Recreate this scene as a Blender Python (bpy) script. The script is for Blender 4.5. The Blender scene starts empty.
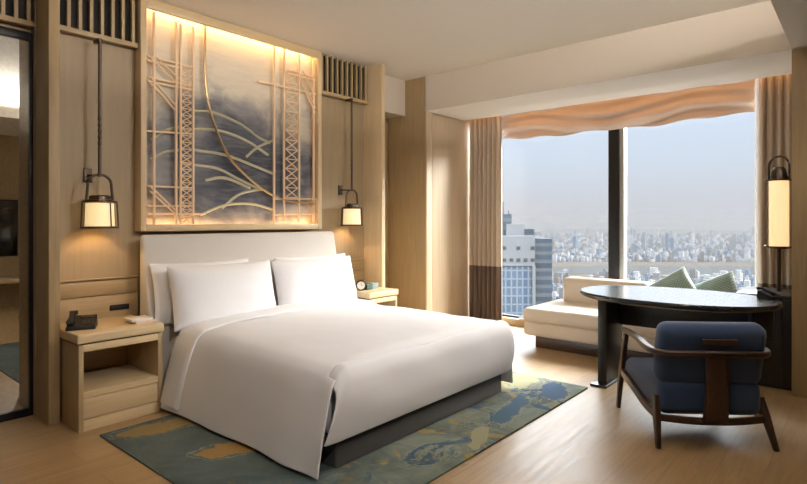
import bpy, bmesh, math, random
from mathutils import Vector, Matrix, noise
random.seed(7)
PI = math.pi; R = math.radians
C = bpy.context.scene.collection
scene = bpy.context.scene

# ---------------------------------------------------------------- camera, sky, light, exposure
YAW = math.radians(40.598)
cam_d = bpy.data.cameras.new('camera'); cam = bpy.data.objects.new('camera', cam_d); C.objects.link(cam)
cam.location = (0, 0, 1.3); cam.rotation_euler = (PI/2, 0, YAW - PI/2)
cam_d.sensor_fit = 'HORIZONTAL'; cam_d.sensor_width = 36; cam_d.lens = 541.9/807*36
cam_d.shift_y = -(242-220.7)/807; cam_d.clip_end = 30000; cam_d.clip_start = 0.05
scene.camera = cam
scene.view_settings.view_transform = 'Standard'; scene.view_settings.look = 'None'
scene.view_settings.gamma = 1; scene.view_settings.use_curve_mapping = False
scene.view_settings.exposure = 0.5
scene.cycles.max_bounces = 10; scene.cycles.diffuse_bounces = 5; scene.cycles.glossy_bounces = 4
scene.cycles.transparent_max_bounces = 16; scene.cycles.transmission_bounces = 6; scene.cycles.volume_bounces = 1
scene.cycles.use_denoising = True; scene.cycles.sample_clamp_indirect = 6
scene.cycles.caustics_reflective = False; scene.cycles.caustics_refractive = False

W = bpy.data.worlds.new('sky'); scene.world = W; W.use_nodes = True
nt = W.node_tree; nt.nodes.clear()
tc = nt.nodes.new('ShaderNodeTexCoord'); sep = nt.nodes.new('ShaderNodeSeparateXYZ')
nt.links.new(tc.outputs['Generated'], sep.inputs[0])
rp = nt.nodes.new('ShaderNodeValToRGB'); cr = rp.color_ramp
cr.elements[0].position = 0.0; cr.elements[0].color = (.50, .49, .53, 1)
cr.elements[1].position = 1.0; cr.elements[1].color = (.9, 1.0, 1.15, 1)
for pos, col in ((.03, (.49, .49, .54)), (.10, (.505, .555, .645)), (.20, (.52, .60, .73)), (.27, (3.0, 3.15, 3.4)), (.38, (9.5, 9.8, 10.2)), (.6, (11, 11.4, 12)), (.8, (8, 8.4, 9))):
    e = cr.elements.new(pos); e.color = col + (1,)
nt.links.new(sep.outputs['Z'], rp.inputs[0])
bg = nt.nodes.new('ShaderNodeBackground'); bg.inputs[1].default_value = 1.0
nt.links.new(rp.outputs[0], bg.inputs[0])
wo = nt.nodes.new('ShaderNodeOutputWorld'); nt.links.new(bg.outputs[0], wo.inputs[0])

def light(name, kind, loc, energy, color, rot=(0, 0, 0), **kw):
    d = bpy.data.lights.new(name, kind); d.energy = energy; d.color = color
    for k, v in kw.items(): setattr(d, k, v)
    o = bpy.data.objects.new(name, d); C.objects.link(o); o.location = loc; o.rotation_euler = rot
    return o
# hazy sun, high over the city, very soft
sun = light('hazy_sun', 'SUN', (20, 5, 30), 20.0, (1, .93, .85), angle=math.radians(42))
sun.rotation_euler = (Vector((-.62, .58, -.52))).to_track_quat('-Z', 'Y').to_euler()

# ---------------------------------------------------------------- materials
def mat(name):
    m = bpy.data.materials.new(name); m.use_nodes = True
    nt = m.node_tree; b = nt.nodes['Principled BSDF']
    return m, nt, b
def coords(nt, scale=(1, 1, 1), rot=(0, 0, 0), kind='Object'):
    t = nt.nodes.new('ShaderNodeTexCoord'); mp = nt.nodes.new('ShaderNodeMapping')
    mp.inputs['Scale'].default_value = scale; mp.inputs['Rotation'].default_value = rot
    nt.links.new(t.outputs[kind], mp.inputs[0]); return mp.outputs[0]
def ntex(nt, vec, scale, detail=4, rough=.55, dist=0):
    n = nt.nodes.new('ShaderNodeTexNoise'); n.inputs['Scale'].default_value = scale
    n.inputs['Detail'].default_value = detail; n.inputs['Roughness'].default_value = rough
    n.inputs['Distortion'].default_value = dist; nt.links.new(vec, n.inputs['Vector']); return n.outputs['Fac']
def ramp(nt, fac, stops):
    r = nt.nodes.new('ShaderNodeValToRGB'); e = r.color_ramp.elements
    e[0].position, e[0].color = stops[0][0], tuple(stops[0][1]) + (1,)
    e[1].position, e[1].color = stops[-1][0], tuple(stops[-1][1]) + (1,)
    for p, c in stops[1:-1]: q = e.new(p); q.color = tuple(c) + (1,)
    nt.links.new(fac, r.inputs[0]); return r.outputs[0]
def mix(nt, fac, a, b, mode='MIX'):
    m = nt.nodes.new('ShaderNodeMix'); m.data_type = 'RGBA'; m.blend_type = mode
    for s, v in ((m.inputs[0], fac), (m.inputs[6], a), (m.inputs[7], b)):
        if isinstance(v, bpy.types.NodeSocket): nt.links.new(v, s)
        elif isinstance(v, (int, float)): s.default_value = v
        else: s.default_value = tuple(v) + (1,)
    return m.outputs[2]
def bump(nt, b, h, strength=.2, dist=.002):
    n = nt.nodes.new('ShaderNodeBump'); n.inputs['Strength'].default_value = strength
    n.inputs['Distance'].default_value = dist; nt.links.new(h, n.inputs['Height']); nt.links.new(n.outputs[0], b.inputs['Normal'])
def wood(name, c1, c2, grain='Z', rough=.45, sc=1.0, coat=0):
    m, nt, b = mat(name)
    s = {'X': (.6, 14, 14), 'Y': (14, .6, 14), 'Z': (14, 14, .6)}[grain]
    v = coords(nt, tuple(q*sc for q in s))
    f = ntex(nt, v, 3, 6, .62, .6)
    nt.links.new(ramp(nt, f, [(.3, c1), (.7, c2)]), b.inputs['Base Color'])
    b.inputs['Roughness'].default_value = rough; b.inputs['Coat Weight'].default_value = coat
    bump(nt, b, f, .12, .001); return m
def paint(name, c, rough=.8):
    m, nt, b = mat(name); f = ntex(nt, coords(nt), 60, 3)
    nt.links.new(ramp(nt, f, [(.3, tuple(q*.98 for q in c)), (.7, c)]), b.inputs['Base Color'])
    b.inputs['Roughness'].default_value = rough; bump(nt, b, f, .05, .001); return m
def fabric(name, c1, c2, scale=320, rough=.9, sheen=.2, bs=.25, big=0.0):
    m, nt, b = mat(name); v = coords(nt)
    f = ntex(nt, v, scale, 3, .7)
    nt.links.new(ramp(nt, f, [(.3, c1), (.7, c2)]), b.inputs['Base Color'])
    b.inputs['Roughness'].default_value = rough; b.inputs['Sheen Weight'].default_value = sheen
    bump(nt, b, f, bs, .0012); return m
def metal(name, c, rough=.35, metallic=1):
    m, nt, b = mat(name); f = ntex(nt, coords(nt), 40, 3)
    nt.links.new(ramp(nt, f, [(.3, tuple(q*.85 for q in c)), (.7, c)]), b.inputs['Base Color'])
    b.inputs['Roughness'].default_value = rough; b.inputs['Metallic'].default_value = metallic; return m
def emit(name, c, s, base=(.8, .7, .5)):
    m, nt, b = mat(name); f = ntex(nt, coords(nt, (60, 60, 4)), 2, 3)
    col = ramp(nt, f, [(.2, tuple(q*.93 for q in c)), (.8, c)])
    b.inputs['Base Color'].default_value = base + (1,)
    nt.links.new(col, b.inputs['Emission Color']); b.inputs['Emission Strength'].default_value = s; return m

OAK1, OAK2 = (.315, .222, .112), (.41, .30, .165)
M = {}
M['oak'] = wood('oak_veneer', OAK1, OAK2, 'Z')
M['oak_x'] = wood('oak_veneer_horizontal', OAK1, OAK2, 'X')
M['oak_pale'] = wood('pale_oak', (.53, .405, .245), (.63, .495, .32), 'Z', .4)
M['oak_pale_x'] = wood('pale_oak_horizontal', (.52, .39, .225), (.62, .48, .29), 'X', .4)
M['panel'] = wood('recess_veneer', (.285, .212, .125), (.34, .256, .155), 'Z', .5)
M['bay_panel'] = wood('bay_veneer', (.52, .41, .28), (.60, .49, .35), 'Z', .45, .6)
M['lattice'] = wood('lattice_wood', (.74, .53, .34), (.84, .63, .42), 'Z', .35)
M['ceiling'] = paint('ceiling_paint', (.76, .725, .665)); M['white'] = paint('white_paint', (.78, .75, .70))
M['wallpaint'] = paint('beam_paint', (.62, .56, .49))
M['dark'] = wood('black_stained_wood', (.012, .011, .011), (.028, .025, .024), 'X', .32, 1, .2)
M['darkbrown'] = wood('dark_walnut', (.030, .014, .008), (.058, .027, .016), 'Y', .32, 1, .15)
M['void'] = paint('shadow_gap_black', (.015, .013, .012))
M['bronze'] = metal('dark_bronze', (.095, .072, .054), .4)
M['brass'] = metal('aged_brass', (.55, .40, .22), .3)
M['black'] = paint('black_plastic', (.010, .010, .012), .5)
M['black'].node_tree.nodes['Principled BSDF'].inputs['Specular IOR Level'].default_value = .2
M['blackmetal'] = metal('black_metal', (.02, .02, .022), .4, .6)
M['linen'] = fabric('white_cotton', (.77, .77, .80), (.81, .81, .84), 180, .85, .15, .06)
M['headboard'] = fabric('headboard_linen', (.52, .49, .46), (.60, .57, .54), 260, .9)
M['base'] = fabric('charcoal_upholstery', (.030, .028, .028), (.045, .042, .041), 300, .9)
M['navy'] = fabric('navy_wool', (.018, .045, .12), (.034, .070, .17), 260, .9, .3)
M['sofa'] = fabric('cream_boucle', (.64, .56, .46), (.74, .66, .56), 160, .95, .3, .5)
M['glow'] = emit('lamp_shade_glow', (1.0, .74, .34), .52)
M['glow2'] = emit('long_lamp_glow', (1.0, .68, .33), .62)
M['led'] = emit('led_strip', (1.0, .62, .25), 3)
M['downlight'] = emit('added_downlight_lens', (1, .85, .65), 8)
M['screen'] = paint('dark_screen', (.006, .006, .008), .12)
M['paper'] = paint('paper', (.78, .74, .68)); M['paper2'] = paint('pinkish_paper', (.72, .60, .52))

def m_floor():
    m, nt, b = mat('oak_plank_floor')
    v = coords(nt)
    br = nt.nodes.new('ShaderNodeTexBrick'); nt.links.new(v, br.inputs['Vector'])
    br.inputs['Scale'].default_value = 1; br.inputs['Brick Width'].default_value = 2.2; br.inputs['Row Height'].default_value = .2
    br.inputs['Mortar Size'].default_value = .0015; br.inputs['Mortar Smooth'].default_value = .3
    br.inputs['Color1'].default_value = (.0, .0, .0, 1); br.inputs['Color2'].default_value = (1, 1, 1, 1); br.inputs['Mortar'].default_value = (.5, .5, .5, 1)
    g = ntex(nt, coords(nt, (.9, 12, 1)), 3, 6, .6, .8)
    gc = ramp(nt, g, [(.25, (.31, .20, .092)), (.6, (.42, .285, .145)), (.8, (.475, .335, .185))])
    t = ramp(nt, br.outputs['Color'], [(0, (.93, .90, .87)), (1, (1.04, 1.03, 1.0))])
    c = mix(nt, 1.0, gc, t, 'MULTIPLY')
    kn = ntex(nt, coords(nt, (2.2, 6, 1)), 2.4, 2, .5)
    kc = ramp(nt, kn, [(.0, (.45, .38, .3)), (.23, (.8, .74, .68)), (.27, (1, 1, 1))])
    c = mix(nt, 1.0, c, kc, 'MULTIPLY')
    c = mix(nt, br.outputs['Fac'], c, (.24, .15, .08))
    nt.links.new(c, b.inputs['Base Color'])
    r = ramp(nt, g, [(.3, (.34,)*3), (.7, (.46,)*3)]); nt.links.new(r, b.inputs['Roughness'])
    bump(nt, b, br.outputs['Fac'], -.2, .001); return m
M['floor'] = m_floor()
def m_rug():
    m, nt, b = mat('patterned_rug')
    v = coords(nt)
    n1 = ntex(nt, v, 1.5, 5, .6, 1.2); n2 = ntex(nt, coords(nt, (1, 1, 1), (0, 0, 1.1)), 1.7, 6, .62, 1.6)
    n3 = ntex(nt, coords(nt, (1.3, .8, 1), (0, 0, .4)), 2.0, 4, .55, 2.2)
    base = ramp(nt, n1, [(.30, (.05, .072, .07)), (.42, (.13, .155, .13)), (.52, (.21, .235, .19)), (.60, (.17, .20, .17)), (.72, (.26, .27, .20))])
    blue = ramp(nt, n2, [(.57, (0, 0, 0)), (.60, (1, 1, 1))])
    c = mix(nt, blue, base, ramp(nt, n3, [(.35, (.022, .055, .115)), (.6, (.06, .12, .18))]))
    gold = ramp(nt, n3, [(.60, (0, 0, 0)), (.63, (1, 1, 1)), (.69, (1, 1, 1)), (.70, (0, 0, 0))])
    c = mix(nt, gold, c, (.30, .22, .075))
    line = ramp(nt, n2, [(.555, (0, 0, 0)), (.56, (.6,)*3), (.564, (.6,)*3), (.569, (0, 0, 0))])
    c = mix(nt, line, c, (.34, .32, .20))
    # woven motifs: dark teal left end, partly shade painted in; golden and cream cloud shapes
    sp = nt.nodes.new('ShaderNodeSeparateXYZ'); nt.links.new(v, sp.inputs[0])
    wob = ntex(nt, v, 7, 4, .6, .6)
    def ma(op, a, bb):
        q = nt.nodes.new('ShaderNodeMath'); q.operation = op
        for i, z in enumerate((a, bb)):
            if isinstance(z, bpy.types.NodeSocket): nt.links.new(z, q.inputs[i])
            else: q.inputs[i].default_value = z
        return q.outputs[0]
    def blob(cx, cy, sx, sy, an):
        ca, sa = math.cos(an), math.sin(an)
        dx, dy = ma('SUBTRACT', sp.outputs[0], cx), ma('SUBTRACT', sp.outputs[1], cy)
        p = ma('DIVIDE', ma('ADD', ma('MULTIPLY', dx, ca), ma('MULTIPLY', dy, sa)), sx); q = ma('DIVIDE', ma('SUBTRACT', ma('MULTIPLY', dy, ca), ma('MULTIPLY', dx, sa)), sy)
        d = ma('ADD', ma('MULTIPLY', p, p), ma('MULTIPLY', q, q)); return ma('ADD', d, ma('MULTIPLY', ma('SUBTRACT', wob, .5), 3.4))
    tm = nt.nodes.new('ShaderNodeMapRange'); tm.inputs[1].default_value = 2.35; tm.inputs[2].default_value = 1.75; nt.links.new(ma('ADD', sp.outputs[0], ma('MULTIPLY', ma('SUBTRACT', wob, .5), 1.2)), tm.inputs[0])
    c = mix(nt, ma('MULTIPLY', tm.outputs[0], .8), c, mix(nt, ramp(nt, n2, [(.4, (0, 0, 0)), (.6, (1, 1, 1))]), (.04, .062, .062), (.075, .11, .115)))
    for cx, cy, sx, sy, an, col in ((1.60, 3.36, .26, .10, -.2, (.30, .21, .075)), (1.66, 2.74, .17, .09, -.5, (.34, .20, .06)), (3.95, 2.15, .26, .15, .2, (.36, .36, .22)), (3.85, 1.80, .22, .10, .5, (.05, .10, .18)), (3.3, 1.85, .35, .07, .2, (.06, .12, .18)), (2.75, 1.76, .22, .05, .4, (.33, .31, .18))):
        d = blob(cx, cy, sx, sy, an)
        c = mix(nt, ramp(nt, d, [(.85, (1, 1, 1)), (.95, (0, 0, 0))]), c, col)
        c = mix(nt, ramp(nt, ma('MULTIPLY', d, .5), [(.60, (0, 0, 0)), (.63, (.7,)*3), (.66, (.7,)*3), (.69, (0, 0, 0))]), c, (.33, .32, .22))
    fine = ntex(nt, v, 160, 2, .7)
    c = mix(nt, .35, c, ramp(nt, fine, [(.3, (.4, .4, .4)), (.7, (1, 1, 1))]), 'MULTIPLY')
    nt.links.new(c, b.inputs['Base Color']); b.inputs['Roughness'].default_value = .95
    bump(nt, b, fine, .5, .003); return m
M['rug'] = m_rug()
def m_art():
    m, nt, b = mat('ink_wash_panel')
    v = coords(nt)   # panel-local: x along the wall, z up
    sp = nt.nodes.new('ShaderNodeSeparateXYZ'); nt.links.new(v, sp.inputs[0])
    n = ntex(nt, coords(nt, (1, 1, 1.4)), 2.0, 6, .6, .5)
    def ma(op, a, bb):
        q = nt.nodes.new('ShaderNodeMath'); q.operation = op
        for i, z in enumerate((a, bb)):
            if isinstance(z, bpy.types.NodeSocket): nt.links.new(z, q.inputs[i])
            else: q.inputs[i].default_value = z
        return q.outputs[0]
    # dark ink pool centred at (2.65, 1.72)
    dx = ma('MULTIPLY', ma('SUBTRACT', sp.outputs[0], -.05), .78); dz = ma('MULTIPLY', ma('SUBTRACT', sp.outputs[2], .56), 1.35)
    r = ma('SQRT', ma('ADD', ma('MULTIPLY', dx, dx), ma('MULTIPLY', dz, dz)), 0)
    r = ma('ADD', r, ma('MULTIPLY', ma('SUBTRACT', n, .5), 1.5))
    c = ramp(nt, r, [(.15, (.035, .042, .062)), (.42, (.075, .085, .115)), (.68, (.24, .24, .25)), (.95, (.58, .53, .44))])
    st = ntex(nt, coords(nt, (1.2, 1, 7), (0, .35, 0)), 3, 5, .6, .8)
    c = mix(nt, ramp(nt, st, [(.45, (0, 0, 0)), (.75, (.4,)*3)]), c, (.34, .35, .37))
    nt.links.new(c, b.inputs['Base Color']); b.inputs['Roughness'].default_value = .35; return m
M['art'] = m_art()
def m_pillow_green():
    m, nt, b = mat('green_lattice_fabric')
    v = coords(nt, (1, 1, 1), (0, 0, PI/4))
    ch = nt.nodes.new('ShaderNodeTexBrick'); nt.links.new(v, ch.inputs['Vector']); ch.offset = 0
    ch.inputs['Scale'].default_value = 1; ch.inputs['Brick Width'].default_value = .022; ch.inputs['Row Height'].default_value = .022
    ch.inputs['Mortar Size'].default_value = .0022
    f = ntex(nt, coords(nt), 200, 2)
    c = mix(nt, ch.outputs['Fac'], ramp(nt, f, [(.3, (.12, .21, .18)), (.7, (.18, .28, .24))]), (.38, .50, .45))
    nt.links.new(c, b.inputs['Base Color']); b.inputs['Roughness'].default_value = .7; b.inputs['Sheen Weight'].default_value = .3; return m
M['green'] = m_pillow_green()
def m_curtain(name, top, low, split):
    m, nt, b = mat(name); v = coords(nt)
    sp = nt.nodes.new('ShaderNodeSeparateXYZ'); nt.links.new(v, sp.inputs[0])
    f = ntex(nt, coords(nt, (1, 1, .2)), 200, 3)
    g = nt.nodes.new('ShaderNodeMath'); g.operation = 'GREATER_THAN'; g.inputs[1].default_value = split; nt.links.new(sp.outputs[2], g.inputs[0])
    c = mix(nt, g.outputs[0], low, top)
    c = mix(nt, .15, c, ramp(nt, f, [(.3, (.8,)*3), (.7, (1, 1, 1))]), 'MULTIPLY')
    nt.links.new(c, b.inputs['Base Color']); b.inputs['Roughness'].default_value = .85; b.inputs['Sheen Weight'].default_value = .2
    tr = nt.nodes.new('ShaderNodeBsdfTranslucent'); nt.links.new(c, tr.inputs[0])
    ms = nt.nodes.new('ShaderNodeMixShader'); ms.inputs[0].default_value = .18
    nt.links.new(b.outputs[0], ms.inputs[1]); nt.links.new(tr.outputs[0], ms.inputs[2])
    nt.links.new(ms.outputs[0], nt.nodes['Material Output'].inputs[0]); return m
M['curtain'] = m_curtain('beige_and_brown_curtain', (.60, .51, .42), (.17, .12, .095), .735)
M['valance'] = m_curtain('gathered_shade_fabric', (.62, .50, .42), (.62, .50, .42), -9)
def m_glass():
    m = bpy.data.materials.new('window_glass'); m.use_nodes = True; nt = m.node_tree; nt.nodes.clear()
    t = nt.nodes.new('ShaderNodeBsdfTransparent'); t.inputs[0].default_value = (.97, .985, .98, 1)
    g = nt.nodes.new('ShaderNodeBsdfGlossy'); g.inputs['Roughness'].default_value = .02
    fr = nt.nodes.new('ShaderNodeFresnel'); fr.inputs[0].default_value = 1.25
    ms = nt.nodes.new('ShaderNodeMixShader'); nt.links.new(fr.outputs[0], ms.inputs[0])
    nt.links.new(t.outputs[0], ms.inputs[1]); nt.links.new(g.outputs[0], ms.inputs[2])
    o = nt.nodes.new('ShaderNodeOutputMaterial'); nt.links.new(ms.outputs[0], o.inputs[0]); return m
M['glass'] = m_glass()
M['mirror'] = metal('mirror_silver', (.86, .87, .84), .01)
M['mirror'].node_tree.nodes['Principled BSDF'].inputs['Roughness'].default_value = .012
def m_city(name, wall, win, bw=3.2, rh=3.4, mortar=.9):
    m, nt, b = mat(name)
    t = nt.nodes.new('ShaderNodeTexCoord'); sp = nt.nodes.new('ShaderNodeSeparateXYZ'); nt.links.new(t.outputs['Object'], sp.inputs[0])
    ad = nt.nodes.new('ShaderNodeMath'); ad.operation = 'ADD'; nt.links.new(sp.outputs[0], ad.inputs[0]); nt.links.new(sp.outputs[1], ad.inputs[1])
    cb = nt.nodes.new('ShaderNodeCombineXYZ'); nt.links.new(ad.outputs[0], cb.inputs[0]); nt.links.new(sp.outputs[2], cb.inputs[1])
    br = nt.nodes.new('ShaderNodeTexBrick'); br.offset = 0; nt.links.new(cb.outputs[0], br.inputs['Vector'])
    br.inputs['Scale'].default_value = 1; br.inputs['Brick Width'].default_value = bw; br.inputs['Row Height'].default_value = rh
    br.inputs['Mortar Size'].default_value = mortar; br.inputs['Color1'].default_value = tuple(win)+(1,)
    br.inputs['Color2'].default_value = tuple(q*1.3 for q in win)+(1,); br.inputs['Mortar'].default_value = tuple(wall)+(1,)
    ge = nt.nodes.new('ShaderNodeNewGeometry'); s2 = nt.nodes.new('ShaderNodeSeparateXYZ'); nt.links.new(ge.outputs['Normal'], s2.inputs[0])
    g = nt.nodes.new('ShaderNodeMath'); g.operation = 'GREATER_THAN'; g.inputs[1].default_value = .5; nt.links.new(s2.outputs[2], g.inputs[0])
    nt.links.new(mix(nt, g.outputs[0], br.outputs['Color'], tuple(q*.9 for q in wall)), b.inputs['Base Color'])
    b.inputs['Roughness'].default_value = .7; return m
M['city'] = [m_city('city_white', (.18, .18, .185), (.045, .05, .065)), m_city('city_grey', (.09, .092, .10), (.025, .03, .04)),
             m_city('city_blue', (.06, .08, .11), (.025, .04, .065), 4, 4, .6), m_city('city_tan', (.075, .065, .058), (.03, .03, .034))]
M['tower_glass'] = m_city('tower_blue_glass', (.075, .09, .105), (.018, .035, .06), 2.4, 3.6, .35)
M['tower_white'] = paint('tower_white_cladding', (.105, .11, .117)); M['tower_side'] = m_city('tower_side', (.060, .068, .078), (.03, .038, .048), 30, 3.6, .8)
def m_ground():
    m, nt, b = mat('city_ground'); f = ntex(nt, coords(nt), .02, 8, .75)
    nt.links.new(ramp(nt, f, [(.35, (.02, .024, .024)), (.5, (.035, .035, .037)), (.65, (.06, .06, .062))]), b.inputs['Base Color']); return m
M['ground'] = m_ground()
M['river'] = paint('river_water', (.030, .032, .034), .95); M['bank'] = paint('river_bank', (.045, .038, .030), .9)

for q in M['city'] + [M[k] for k in ('ground', 'river', 'bank', 'tower_side', 'tower_white')]:
    q.node_tree.nodes['Principled BSDF'].inputs['Specular IOR Level'].default_value = 0
# ---------------------------------------------------------------- mesh helpers
def chain(o):
    m = Matrix.Identity(4)
    while o is not None:
        m = o.matrix_basis @ m; o = o.parent
    return m
def obj(name, bm, m, parent=None, smooth=True, local=False, sub=0, solid=0, bev=0):
    """bm is in world coordinates unless local; ONE mesh object"""
    if parent is not None and not local: bmesh.ops.transform(bm, matrix=chain(parent).inverted(), verts=bm.verts)
    bmesh.ops.recalc_face_normals(bm, faces=bm.faces)
    me = bpy.data.meshes.new(name); bm.to_mesh(me); bm.free()
    if smooth:
        for p in me.polygons: p.use_smooth = True
        me.set_sharp_from_angle(angle=math.radians(38))
    me.materials.append(m)
    o = bpy.data.objects.new(name, me); C.objects.link(o); o.parent = parent
    if solid: q = o.modifiers.new('s', 'SOLIDIFY'); q.thickness = solid; q.offset = 0
    if bev: q = o.modifiers.new('b', 'BEVEL'); q.width = bev; q.segments = 3; q.limit_method = 'ANGLE'
    if sub: q = o.modifiers.new('u', 'SUBSURF'); q.levels = sub; q.render_levels = sub
    return o
def thing(name, label, cat, loc=(0, 0, 0), rotz=0, group=None):
    o = bpy.data.objects.new(name, None); C.objects.link(o); o.location = loc; o.rotation_euler = (0, 0, rotz)
    return tag(o, label, cat, group)
def tag(o, label, cat, group=None, kind=None):
    o['label'] = label; o['category'] = cat
    if group: o['group'] = group
    if kind: o['kind'] = kind
    return o
def struct(o, label=None, cat=None):
    o['kind'] = 'structure'
    if label: o['label'] = label
    if cat: o['category'] = cat
    return o
def B(): return bmesh.new()
def box(bm, x0, x1, y0, y1, z0, z1, bev=0, seg=2, mtx=None):
    r = bmesh.ops.create_cube(bm, size=1)['verts']
    bmesh.ops.transform(bm, matrix=Matrix.Translation(((x0+x1)/2, (y0+y1)/2, (z0+z1)/2)) @ Matrix.Diagonal((abs(x1-x0), abs(y1-y0), abs(z1-z0), 1)), verts=r)
    if bev:
        es = list({e for v in r for e in v.link_edges})
        rr = bmesh.ops.bevel(bm, geom=es, offset=bev, segments=seg, profile=.5, affect='EDGES')
        r = list({v for f in rr['faces'] for v in f.verts})
    if mtx is not None: bmesh.ops.transform(bm, matrix=mtx, verts=r)
    return bm
def boxo(name, d, m, parent=None, bev=0, seg=2, local=False):
    return obj(name, box(B(), *d, bev=bev, seg=seg), m, parent, local=local)
def tube(bm, pts, r, n=10, rect=None, up=Vector((0, 0, 1)), closed=False, taper=None):
    """sweep a circle (radius r) or rectangle rect=(w,h) along pts; w is across, h along 'up'"""
    pts = [Vector(p) for p in pts]; rings = []
    N = len(pts)
    for i, p in enumerate(pts):
        a = pts[(i-1) % N] if closed or i > 0 else p; b = pts[(i+1) % N] if closed or i < N-1 else p
        t = (b-a).normalized(); u = up if abs(t.dot(up)) < .98 else Vector((0, 1, 0)) if abs(up.y) < .9 else Vector((1, 0, 0))
        s = t.cross(u).normalized(); w = s.cross(t).normalized()
        k = taper[i] if taper else 1
        if rect:
            hw, hh = rect[0]/2*k, rect[1]/2*k; c = min(hw, hh)*.35; pr = []
            for sx, sy in ((1, 1), (-1, 1), (-1, -1), (1, -1)):
                q = [(sx*hw, sy*(hh-c)), (sx*(hw-c), sy*hh)]
                if sx*sy < 0: q.reverse()
                pr += q
            ring = [bm.verts.new(p + s*x + w*y) for x, y in pr]
        else:
            ring = [bm.verts.new(p + (s*math.cos(j*2*PI/n) + w*math.sin(j*2*PI/n))*r*k) for j in range(n)]
        rings.append(ring)
    L = len(rings[0])
    for i in range(N if closed else N-1):
        A, Bq = rings[i], rings[(i+1) % N]
        for j in range(L): bm.faces.new((A[j], A[(j+1) % L], Bq[(j+1) % L], Bq[j]))
    if not closed:
        bm.faces.new(rings[0]); bm.faces.new(rings[-1][::-1])
    return bm
def lathe(bm, c, prof, n=32, caps=True):
    rings = [[bm.verts.new((c[0]+r*math.cos(j*2*PI/n), c[1]+r*math.sin(j*2*PI/n), c[2]+z)) for j in range(n)] for r, z in prof]
    for A, Bq in zip(rings, rings[1:]):
        for j in range(n): bm.faces.new((A[j], A[(j+1) % n], Bq[(j+1) % n], Bq[j]))
    if caps: bm.faces.new(rings[0][::-1]); bm.faces.new(rings[-1])
    return bm
def grid(bm, nu, nv, fn, flip=False):
    V = [[bm.verts.new(fn(i/nu, j/nv)) for j in range(nv+1)] for i in range(nu+1)]
    for i in range(nu):
        for j in range(nv): bm.faces.new((V[i][j], V[i+1][j], V[i+1][j+1], V[i][j+1]))
    return bm
def spline(pts, n=8):
    pts = [Vector(p) for p in pts]; out = []
    P = [pts[0]*2-pts[1]] + pts + [pts[-1]*2-pts[-2]]
    for i in range(1, len(P)-2):
        a, b, c, d = P[i-1:i+3]
        for k in range(n):
            t = k/n; out.append(.5*((2*b)+(c-a)*t+(2*a-5*b+4*c-d)*t*t+(3*b-a-3*c+d)*t**3))
    out.append(pts[-1]); return out
def nz(x, y, z, s=1): return noise.noise(Vector((x*s, y*s, z*s)))
def prism(bm, pts, z0, z1):
    lo = [bm.verts.new((x, y, z0)) for x, y in pts]; hi = [bm.verts.new((x, y, z1)) for x, y in pts]
    n = len(pts); bm.faces.new(lo[::-1]); bm.faces.new(hi)
    for i in range(n): bm.faces.new((lo[i], lo[(i+1) % n], hi[(i+1) % n], hi[i]))
    return bm

# ---------------------------------------------------------------- room shell
H, ZB, XB, YR, YW, YM = 2.97, 2.57, 4.93, .43, 4.20, 4.26
XL, YBK, XWIN = -1.6, -1.3, 6.15
struct(boxo('floor', (XL-.1, XWIN+.15, YBK-.1, 4.9, -.12, 0), M['floor']), 'light oak plank floor', 'floor')
cb = box(B(), XL, XB+.02, YR, 4.9, H, H+.1)
struct(obj('ceiling', cb, M['ceiling'], smooth=False), 'raised painted ceiling over the bed', 'ceiling')
struct(boxo('ceiling_cove_back', (XL, XB, YBK, .08, ZB+.14, H+.1), M['ceiling']))
struct(boxo('ceiling_dropped', (XL, XB, YBK, YR, ZB+.01, ZB+.14), M['ceiling']), 'lowered painted ceiling along the entry side', 'ceiling')
bm = box(B(), XB, 5.74, YR-.45, 3.90, ZB, H+.1)
so = struct(obj('ceiling_soffit', bm, M['wallpaint'], smooth=False), 'painted beam and soffit before the window bay', 'beam')
so.data.materials.append(M['white'])
for p in so.data.polygons:
    if p.normal.z < -.5: p.material_index = 1
struct(boxo('ceiling_bay', (5.74, XWIN+.1, YR-.45, 3.95, ZB+.16, H+.1), M['white']))
# back wall behind the recesses (wood veneer)
struct(boxo('wall_headboard', (1.14, 4.25, YW, YW+.15, 0, H), M['panel']), 'veneered wall behind the bed', 'wall')
struct(boxo('wall_mirror_side', (XL, 1.14, YM+.02, YM+.17, 0, H), M['oak']))
def column(name, x0, x1, y0, y1, m, lab):
    struct(boxo(name, (x0, x1, y0, y1, 0, H), m, bev=.003), lab, 'pillar')
column('pillar_mirror_side', 1.144, 1.207, 3.94, YM+.1, M['oak'], 'slim wooden pier between mirror and bedside recess')
column('pillar_door_side', 4.23, 4.285, 3.93, 4.62, M['oak_pale'], 'slim wooden pier between right bedside recess and door nook')
# nook with door right of the recess, header, corner wall
struct(boxo('wall_nook_header', (4.285, XB, 4.20, 4.50, 2.55, H), M['wallpaint']), 'painted header over the nook door', 'wall')
struct(boxo('wall_nook', (4.285, 5.05, 4.50, 4.60, 0, H), M['oak']))
struct(boxo('wall_bay_corner', (XB, 5.06, 3.89, 4.6, 0, H), M['oak'], bev=.003), 'wood clad corner beside the bay', 'wall')
dr = boxo('door_1', (4.30, 4.92, 4.455, 4.495, .01, 2.50), M['oak'], bev=.004); struct(dr, 'veneered door deep in the nook', 'door')
obj('door_handle', tube(B(), spline([(4.38, 4.45, 1.0), (4.38, 4.40, 1.0), (4.40, 4.395, 1.0), (4.50, 4.395, 1.0)], 5), .009), M['bronze'], dr)
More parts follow.
